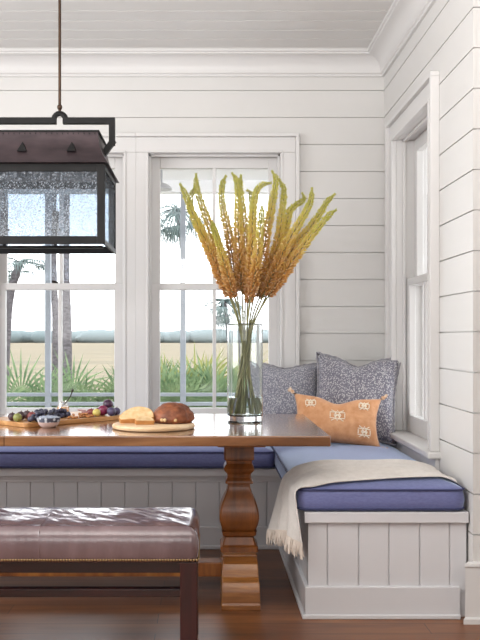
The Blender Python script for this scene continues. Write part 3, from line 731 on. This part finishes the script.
# ------------------------------------------------------------------ food on the table
UB = Vector((0.698, 0.716, 0)); VB = Vector((-0.716, 0.698, 0)); C0 = Vector((-0.776, 3.805, TZ)); BT = 0.02
def onb(u, v, h=0.0): return C0 + UB * u + VB * v + Vector((0, 0, BT + h))
rot45 = Matrix((( UB.x, VB.x, 0, 0), (UB.y, VB.y, 0, 0), (0, 0, 1, 0), (0, 0, 0, 1)))
mb = MB(); mb.loft([rrect(0, 0.56, 0, 0.34, 0.02, 0.0), rrect(0, 0.56, 0, 0.34, 0.02, BT)])
o = mb.build('cutting_board', 'boardA', None, bevel=0.003, origin=(0, 0, 0)); o.location = C0; o.rotation_euler = (0, 0, math.atan2(UB.y, UB.x))
tag(o, 'rectangular honey coloured wooden board carrying grapes, nuts and plums', 'board')
mb = MB(); mb.lathe([(0.168, TZ), (0.176, TZ + 0.004), (0.178, TZ + 0.012), (0.174, TZ + 0.0195), (0.168, TZ + 0.021)], 48, (-0.228, 3.805, 0))
o = mb.build('bread_board', 'boardB', None, smooth=40); tag(o, 'round pale wooden board under the bread loaf', 'board')
ZBB = TZ + 0.021
def loaf():
    mb = MB(); c = Vector((-0.146, 3.835, ZBB)); n, m = 72, 26; L = []
    for i in range(m + 1):
        th = pi / 2 * i / m; r_ = max(cos(th), 0.015); z = sin(th)
        if i == 0: L.append([c + Vector((0.078 * cos(2 * pi * k / n), 0.078 * sin(2 * pi * k / n), 0.0)) for k in range(n)])
        row = []
        for k in range(n):
            a = 2 * pi * k / n; d = Vector((cos(a) * r_, sin(a) * r_, z))
            q = 1 + 0.06 * mnoise.noise(d * 2.6) + 0.045 * mnoise.noise(d * 6) + 0.02 * mnoise.noise(d * 15) - 0.05 * math.exp(-((d.x * 0.6 + d.y * 0.8 + 0.1 * mnoise.noise(d * 4)) / 0.07) ** 2) * z
            row.append(c + Vector((0.0925 * d.x * q, 0.09 * d.y * q, 0.016 + 0.070 * d.z * q)))
        L.append(row)
    mb.loft(L); o = mb.build('bread_loaf', 'bread', None, smooth=70); tag(o, 'round dark crusted loaf on the pale round board', 'bread')
    for px, py in ((-0.045, -0.081), (-0.032, -0.084), (0.012, -0.089)):
        MB().ball(c + Vector((px, py, 0.018)), (0.008, 0.004, 0.007), 8, 5).build('flour_patch', 'crumb', o, smooth=60)['label'] = 'pale floury patch'
loaf()
def slice_(loc, w, h, th, rot, label):
    pr = [(-w * 0.44, 0.0), (w * 0.43, h * 0.02), (w * 0.5, h * 0.2), (w * 0.47, h * 0.48), (w * 0.36, h * 0.76), (w * 0.17, h * 0.95), (-w * 0.04, h), (-w * 0.24, h * 0.86), (-w * 0.41, h * 0.58), (-w * 0.51, h * 0.22)]
    pts = [(p.x, p.z) for p in spline([(a, 0, b) for a, b in pr] + [(pr[0][0], 0, pr[0][1])], 36)][:-1]
    mx = Matrix.Translation(loc) @ rot
    mb = MB(); mb.prism([(a * 0.955, (b - h / 2) * 0.955 + h / 2) for a, b in pts], 'Y', -th / 2 - 0.001, th / 2 + 0.001); mb.xform(mx)
    o = mb.build('bread_slice', 'crumb', None, smooth=30); tag(o, label, 'bread', 'cut bread slices')
    mb = MB(); L = []
    for s_, y in ((0.95, -th / 2), (1.0, -th / 2), (1.0, th / 2), (0.95, th / 2)): L.append([(a * s_, y, (b - h / 2) * s_ + h / 2) for a, b in pts])
    mb.loft(L, caps=False); mb.xform(mx); mb.build('crust', 'crust', o, smooth=40)
R_ = lambda yaw, pitch, roll: Matrix.Rotation(radians(yaw), 4, 'Z') @ Matrix.Rotation(radians(pitch), 4, 'X') @ Matrix.Rotation(radians(roll), 4, 'Y')
slice_((-0.302, 3.79, ZBB + 0.010), 0.150, 0.085, 0.024, R_(-10, -56, -7), 'large pale bread slice leaning at the left of the loaf, rear of the two')
slice_((-0.262, 3.728, ZBB + 0.009), 0.080, 0.042, 0.018, R_(16, -66, 5), 'small crusty bread slice lying in front of the large slice')

def fruit(name, m, p, r, label, cat, group=None, stalk=True):
    rr = r if isinstance(r, tuple) else (r, r, r * 0.95)
    mb = MB(); mb.ball(p + Vector((0, 0, rr[2] * 0.97)), rr, 18, 10); o = mb.build(name, m, None, smooth=70); tag(o, label, cat, group)
    if stalk: MB().tube([p + Vector((0, 0, rr[2] * 1.85)), p + Vector((0.004, -0.002, rr[2] * 2.15))], [0.0025, 0.0018], 6).build('stalk', 'vine', o)
    return o
G = 'figs at the left end of the long board'
fruit('fig', 'greenfig', onb(0.015, 0.085), 0.020, 'green fig at the front of the figs on the long board', 'fig', G)
fruit('fig', 'darkfig', onb(-0.0 + 0.03, 0.15), 0.019, 'dark fig at the far left end of the long board', 'fig', G)
fruit('fig', 'darkfig', onb(0.065, 0.135), 0.021, 'dark fig behind the green fig', 'fig', G)
fruit('fig', 'darkfig', onb(0.125, 0.175), 0.020, 'dark fig farthest back, beside the red fruit', 'fig', G)
fruit('plum', 'redfig', onb(0.090, 0.085), 0.021, 'red plum between the green fig and the grapes', 'plum')
G = 'plums at the right end of the long board'
def at(px, py, Y): v = P(px, py, Y); return Vector((v.x, Y, TZ + BT))
fruit('plum', 'plumA', at(103, 410, 4.19), 0.026, 'magenta plum in the middle of the plums by the bread', 'plum', G)
fruit('plum', 'plumC', at(111.5, 410, 4.16), 0.022, 'blue plum at the front right of the plums', 'plum', G)
fruit('plum', 'plumC', at(116.5, 408, 4.215), 0.019, 'small blue plum at the right end behind the bread', 'plum', G)
o = fruit('plum', 'plumB', at(108, 404, 4.235) + Vector((0, 0, 0.0)), 0.025, 'dark purple plum resting highest on the others', 'plum', G); o.location.z += 0.026
fruit('fruit', 'cutfig', at(96.5, 413, 4.14), 0.019, 'yellow green fruit beside the magenta plum', 'fruit')
fruit('plum', 'redfig', at(91, 412, 4.17), (0.022, 0.018, 0.017), 'red brown plum left of the yellow fruit', 'plum', G)
fruit('plum', 'plumB', at(100, 409, 4.255), 0.019, 'dark plum behind the magenta plum', 'plum', G)
for i, (px, Y, lab) in enumerate([(84, 4.20, 'cured meat slice left of the red brown plum, frontmost'), (87, 4.235, 'cured meat slice lying behind the front slice'), (82, 4.27, 'cured meat slice lying at the back of the slices')]):
    c = at(px, 0, Y); mb = MB(); mb.lathe([(0.022, 0), (0.024, 0.0015), (0.023, 0.004)], 18, (0, 0, 0)); mb.xform(Matrix.Translation(c + Vector((0, 0, 0.004 + 0.006 * i))) @ R_(40 * i, 6, 0) @ Matrix.Diagonal((1.2, 0.9, 1, 1)))
    tag(mb.build('meat_slice', 'salami', None, smooth=50), lab, 'meat slice', 'cured meat slices on the long board')

def grapes(cu, cv, lu, lv, n, seed, label):
    rd = random.Random(seed); t = thing('grape_bunch', tuple(onb(cu, cv)), label, 'grapes', 'black grape bunches on the long board')
    pts = []; tries = 0; r = 0.0118
    while len(pts) < n and tries < 6000:
        tries += 1; a = rd.uniform(0, 2 * pi); q = sqrt(rd.random()); u, v = lu * q * cos(a), lv * q * sin(a)
        top = 0.020 * (1 - q * q); z = r + rd.choice((0, 0, 0.6, 1.0)) * (top + 0.006) * 1.0
        p = onb(cu + u, cv + v, z)
        if all((p - o_).length > r * 1.72 for o_ in pts): pts.append(p)
    proto = MB().ball((0, 0, 0), (r, r, r * 1.08), 14, 8).build('grape', 'grape', None, smooth=70, origin=(0, 0, 0))
    for i, p in enumerate(pts):
        o = proto if i == 0 else proto.copy()
        if i: COL.objects.link(o)
        o.parent = t; o.location = p - worldloc(t); s = rd.uniform(0.85, 1.1); o.scale = (s, s, s); o.rotation_euler = (rd.uniform(0, 1), rd.uniform(0, 1), 0)
    path = [onb(cu - lu * 0.7, cv, 0.02), onb(cu, cv + 0.005, 0.03), onb(cu + lu * 0.7, cv, 0.024)]
    MB().tube(path, 0.002, 6).build('stalk', 'vine', t)
grapes(0.10, 0.028, 0.062, 0.024, 17, 2, 'black grape bunch at the front, left of the patterned bowl')
grapes(0.165, 0.105, 0.062, 0.045, 30, 5, 'black grape bunch in the middle, behind the patterned bowl')
grapes(0.262, 0.125, 0.048, 0.045, 24, 9, 'black grape bunch at the right, below the honey jar')

rd = random.Random(21)
proto = MB().ball((0, 0, 0), (0.0105, 0.006, 0.005), 10, 6).build('almond', 'nut', None, smooth=70, origin=(0, 0, 0))
lab = 'small brown almond in the loose pile on the long board'
for i in range(34):
    o = proto if i == 0 else proto.copy()
    if i: COL.objects.link(o)
    q = sqrt(rd.random()); a = rd.uniform(0, 2 * pi); c = at(86, 0, 4.075)
    u, v = 0.335 + 0.075 * q * cos(a), 0.052 + 0.034 * q * sin(a)
    o.location = onb(u, v, 0.005 + (0.010 if q < 0.6 and i % 2 else 0) + (0.008 if q < 0.35 and i % 3 == 0 else 0)); o.rotation_euler = (rd.uniform(-0.3, 0.3), rd.uniform(-0.4, 0.4), rd.uniform(0, 6.3))
    tag(o, lab, 'nut', 'almonds on the long board')

# bowl
bc = Vector((-0.684, 3.835, TZ)); t = thing('small_bowl', tuple(bc), 'small pink and dark patterned bowl on the table in front of the grapes', 'bowl')
MB().lathe([(0.0005, 0.0), (0.027, 0.0), (0.034, 0.004), (0.0425, 0.014), (0.0468, 0.024), (0.0448, 0.024), (0.0405, 0.015), (0.032, 0.007), (0.0005, 0.005)], 32, bc).build('bowl_base', 'bowlpink', t, smooth=50)['label'] = 'pink lower half'
MB().lathe([(0.0468, 0.024), (0.0498, 0.034), (0.0508, 0.043), (0.0492, 0.043), (0.0482, 0.034), (0.0448, 0.024)], 32, bc).build('bowl_rim', 'bowl', t, smooth=50)['label'] = 'dark patterned rim'
proto = MB().ball((0, 0, 0), 0.0085, 10, 6).build('blueberry', 'berry', None, smooth=70, origin=(0, 0, 0)); k = 0
for i, (rr, cnt) in enumerate(((0.0, 1), (0.018, 6), (0.035, 12))):
    for q in range(cnt):
        o = proto if k == 0 else proto.copy()
        if k: COL.objects.link(o)
        k += 1; a = 2 * pi * q / cnt + i
        o.location = bc + Vector((rr * cos(a), rr * sin(a), 0.044 - 0.002 * i)); tag(o, 'pale blue berry heaped in the small patterned bowl', 'berry', 'berries in the small bowl')

# honey jar and spoon
jc = onb(0.40, 0.275); t = thing('honey_jar', tuple(jc), 'small glass jar of amber honey on the long board below the left window', 'jar')
MB().lathe([(0.0005, 0.0), (0.026, 0.0), (0.031, 0.006), (0.0325, 0.02), (0.030, 0.036), (0.024, 0.048), (0.024, 0.058), (0.026, 0.062), (0.0235, 0.062), (0.0222, 0.056), (0.0222, 0.048), (0.028, 0.036), (0.030, 0.02), (0.028, 0.007), (0.0005, 0.004)], 28, jc).build('jar_glass', 'jar', t, smooth=50)
MB().lathe([(0.0005, 0.0045), (0.026, 0.0075), (0.029, 0.02), (0.0275, 0.034), (0.0005, 0.035)], 24, jc).build('honey', 'honey', t, smooth=50)['label'] = 'amber honey'
mb = MB(); a, b = jc + Vector((-0.006, 0, 0.03)), P(73, 389, jc.y - 0.02)
mid = a.lerp(b, 0.6) + Vector((0.006, 0, -0.004))
mb.tube(spline([a, mid, b], 12), [0.003] * 10 + [0.0045, 0.0055, 0.004], 8); mb.ball(a, (0.010, 0.006, 0.013), 12, 7)
tag(mb.build('honey_spoon', 'spoon', None, smooth=60), 'dark metal spoon standing in the honey jar', 'spoon')

# ------------------------------------------------------------------ outdoors
GZ = -1.0
struct(MB().box(-260, 260, 5.9, 420, GZ - 0.2, GZ).build('ground', 'marsh'), 'golden salt marsh beyond the porch', 'marsh')
mb = MB(); rd = random.Random(4)
for k in range(150):
    x = -170 + k * 2.3 + rd.uniform(-1, 1); h = rd.uniform(3.8, 5.0); mb.ball((x, 330 + rd.uniform(-6, 6), GZ + h * 0.42), (rd.uniform(4.5, 9), 4, h * 0.62), 10, 6)
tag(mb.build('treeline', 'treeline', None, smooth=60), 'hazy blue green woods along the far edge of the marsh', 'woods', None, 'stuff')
# porch
PXS = (-2.55, -1.379, -0.208, 0.963)
t = thing('porch', (0, 7.72, 0), 'pale screened porch outside the windows with thin posts and rails', 'porch', None, 'structure')
MB().box(-4.5, 2.2, YB + WT + 0.01, 7.9, -0.2, -0.05).build('deck', 'deck', t)
mb = MB(); mb.box(-4.5, 2.2, YB + WT + 0.01, 7.9, 2.50, 2.56); mb.box(-4.5, 2.2, 7.66, 7.78, 2.40, 2.50); mb.build('porch_ceiling', 'porchceil', t)
for x in PXS + (1.84,): MB().box(x - 0.024, x + 0.024, 7.68, 7.74, -0.05, 2.40).build('porch_post', 'porch', t, bevel=0.004)
for z in (0.555, 0.635): MB().box(-4.5, 2.2, 7.69, 7.73, z, z + 0.03).build('rail', 'porch', t, bevel=0.004)
for y in (5.75, 6.35, 7.0): MB().box(1.84, 1.9, y, y + 0.05, -0.05, 2.40).build('porch_post', 'porch', t, bevel=0.004)
c = P(161, 190, 6.9); mb = MB(); mb.lathe([(0.0005, c.z), (0.05, c.z - 0.001), (0.088, c.z + 0.002), (0.082, c.z + 0.02), (0.055, c.z + 0.042), (0.02, c.z + 0.056), (0.012, c.z + 0.06), (0.012, 2.499)], 24, (c.x, c.y, 0))
tag(mb.build('porch_lamp', 'lampgrey', None, smooth=50), 'grey dome lamp under the porch ceiling, seen through the right window of the pair', 'lamp')

def fan(mb, base, direction, L, blades, spread, droop, wid, rd):
    d = direction.normalized(); a1 = d.cross(Vector((0, 0, 1)))
    if a1.length < 0.1: a1 = Vector((1, 0, 0))
    a1.normalize(); nrm = a1.cross(d)
    for k in range(blades):
        th = spread * (k / (blades - 1) - 0.5); dd = (d * cos(th) + a1 * sin(th)).normalized(); LL = L * rd.uniform(0.82, 1.05) * (1 - 0.25 * abs(th) / (spread / 2 + 1e-6))
        s = dd.cross(nrm).normalized() * wid
        p1 = base + dd * LL * 0.5 + nrm * 0.02 * L; p2 = base + dd * LL - Vector((0, 0, droop * LL * rd.uniform(0.5, 1.2)))
        mb.add([base - s * 0.3, base + s * 0.3, p1 + s, p1 - s, p2], [(0, 1, 2, 3), (3, 2, 4)])
def palmetto(x, y, h, nf, seed, label, m='palmetto'):
    rd = random.Random(seed); b = Vector((x, y, GZ)); t = thing('palmetto', tuple(b), label, 'shrub', 'palmettos beyond the porch')
    mb, st = MB(), MB()
    for k in range(nf):
        a = 2 * pi * k / nf + rd.uniform(-0.3, 0.3); lean = rd.uniform(0.1, 0.6)
        tip = b + Vector((cos(a) * lean * h * 0.45, sin(a) * lean * h * 0.3, h * rd.uniform(0.55, 0.80)))
        st.tube([b + Vector((cos(a) * 0.03, sin(a) * 0.03, 0)), b.lerp(tip, 0.5) + Vector((0, 0, 0.05)), tip], [0.012, 0.009, 0.006], 5)
        dr = Vector((cos(a) * lean * 1.1, -0.25 + 0.2 * sin(a), 1.0 - 0.3 * lean)); fan(mb, tip, dr, h * rd.uniform(0.26, 0.36), 19, radians(210), 0.14, 0.014, rd)
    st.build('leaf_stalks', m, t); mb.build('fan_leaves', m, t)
palmetto(-2.05, 9.6, 1.90, 14, 1, 'green palmetto seen at the left of the left window, near its frame')
palmetto(-1.62, 10.3, 1.92, 14, 2, 'green palmetto left of the thin porch post in the left window')
palmetto(-1.45, 9.1, 1.57, 13, 3, 'low palmetto in front of the palm trunks in the left window')
palmetto(-1.02, 9.9, 1.87, 15, 4, 'green palmetto at the lower right of the left window')
palmetto(-0.55, 10.1, 1.97, 14, 5, 'palmetto hidden mostly behind the wall between the two windows')
palmetto(-0.36, 9.2, 1.94, 15, 6, 'tall palmetto left of the porch post in the right window of the pair')
palmetto(-0.02, 9.5, 1.90, 16, 7, 'dense palmetto behind the loaf in the right window of the pair')
palmetto(-0.12, 10.6, 2.22, 11, 8, 'yellowing palmetto with tall blades in the right window of the pair', 'ypalmetto')
palmetto(0.32, 9.8, 1.92, 14, 9, 'green palmetto seen through the glass vase')
palmetto(2.3, 10.0, 2.02, 15, 10, 'palmetto seen past the window in the right wall')

def palm(trunk, rad, crown, nf, L, seed, label, droop=0.5, bias=None):
    rd = random.Random(seed); pts = spline(trunk, 20); t = thing('palm_tree', tuple(Vector(trunk[0])), label, 'tree', 'palm trees beyond the porch')
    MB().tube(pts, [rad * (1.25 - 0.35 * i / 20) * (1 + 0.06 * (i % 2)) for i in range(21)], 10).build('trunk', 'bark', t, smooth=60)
    mb = MB(); c = pts[-1]
    for k in range(nf):
        a = 2 * pi * k * 0.382 + rd.uniform(-0.2, 0.2); e = rd.uniform(-0.9, 0.9) if bias is None else rd.uniform(*bias)
        d = Vector((cos(a) * cos(e), sin(a) * cos(e), sin(e))); pet = c + d * L * 0.7 - Vector((0, 0, 0.1 * L))
        mb.tube([c, c.lerp(pet, 0.5) + Vector((0, 0, 0.05 * L)), pet], [0.02, 0.016, 0.012], 4)
        fan(mb, pet, d - Vector((0, 0, 0.35)), L * 0.62, 11, radians(150), droop, 0.022 * L, rd)
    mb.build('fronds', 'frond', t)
g = lambda px, Y: Vector(((px - 207) / F * Y, Y, GZ))
palm([g(2, 24), P(6, 335, 24), P(10, 295, 24), P(20, 262, 24)], 0.115, None, 18, 0.75, 1, 'leaning palm at the left edge of the left window, its crown tucked under the lantern', 0.6, (-0.7, 0.4))
palm([g(55, 26), P(55.5, 330, 26), P(53, 240, 26), P(52, 120, 26)], 0.085, None, 16, 1.2, 2, 'slender palm trunk just right of the thin porch post in the left window')
palm([g(66, 21), P(66, 330, 21), P(64.5, 260, 21), P(66, 120, 21)], 0.115, None, 16, 1.2, 3, 'thickest palm trunk, near the middle of the left window')
palm([g(183, 20), P(183, 330, 20), P(182.5, 250, 20), P(177, 208, 20)], 0.05, None, 24, 0.72, 4, 'palm with a drooping crown below the porch beam in the right window of the pair', 0.7, (-1.0, 0.3))
palm([g(232, 17), P(231, 380, 17), P(229, 340, 17), P(224, 300, 17)], 0.045, None, 20, 0.42, 5, 'low palm with hanging fronds partly behind the vase', 1.0, (-1.3, 0.1))
palm([g(424, 22), P(424, 330, 22), P(423, 250, 22), P(424, 120, 22)], 0.12, None, 14, 1.2, 6, 'palm trunk glimpsed through the window in the right wall')

# ------------------------------------------------------------------ light, sky, camera
w = bpy.data.worlds.new('sky'); S.world = w; w.use_nodes = True
bg = w.node_tree.nodes['Background']; bg.inputs['Color'].default_value = (0.93, 0.965, 1.0, 1); bg.inputs['Strength'].default_value = 2.8

def area(name, loc, rot, sx, sy, power, col=(1, 1, 1)):
    l = bpy.data.lights.new(name, 'AREA'); l.shape = 'RECTANGLE'; l.size = sx; l.size_y = sy; l.energy = power; l.color = col
    o = bpy.data.objects.new(name, l); COL.objects.link(o); o.location = loc; o.rotation_euler = [radians(a) for a in rot]; return o
area('room_fill', (-0.4, -2.9, 1.9), (84, 0, 0), 4.0, 1.6, 29, (1.0, 0.99, 0.98))  # added fill light behind the camera, no window modelled there
area('left_window_daylight', (-2.9, 2.6, 1.8), (0, -86, 0), 1.8, 2.6, 78, (0.96, 0.98, 1.0))  # area light standing in for an unseen window on the left
area('ceiling_fill', (-0.3, 0.9, 1.9), (165, 0, 0), 3.0, 1.6, 97, (1.0, 0.99, 0.98))  # added uplight without a fixture, brightens the room off the ceiling

cam = bpy.data.cameras.new('camera'); co = bpy.data.objects.new('camera', cam); COL.objects.link(co)
co.location = (0, 0, CH); co.rotation_euler = (pi / 2, 0, 0)
cam.sensor_fit = 'AUTO'; cam.sensor_width = 36; cam.lens = F / 640 * 36; cam.shift_x = 33 / 640; cam.shift_y = 17 / 640; cam.clip_end = 1000
S.camera = co
S.view_settings.view_transform = 'Standard'; S.view_settings.look = 'None'; S.view_settings.gamma = 1; S.view_settings.exposure = 0.7
try: S.view_settings.use_curve_mapping = False
except Exception: pass
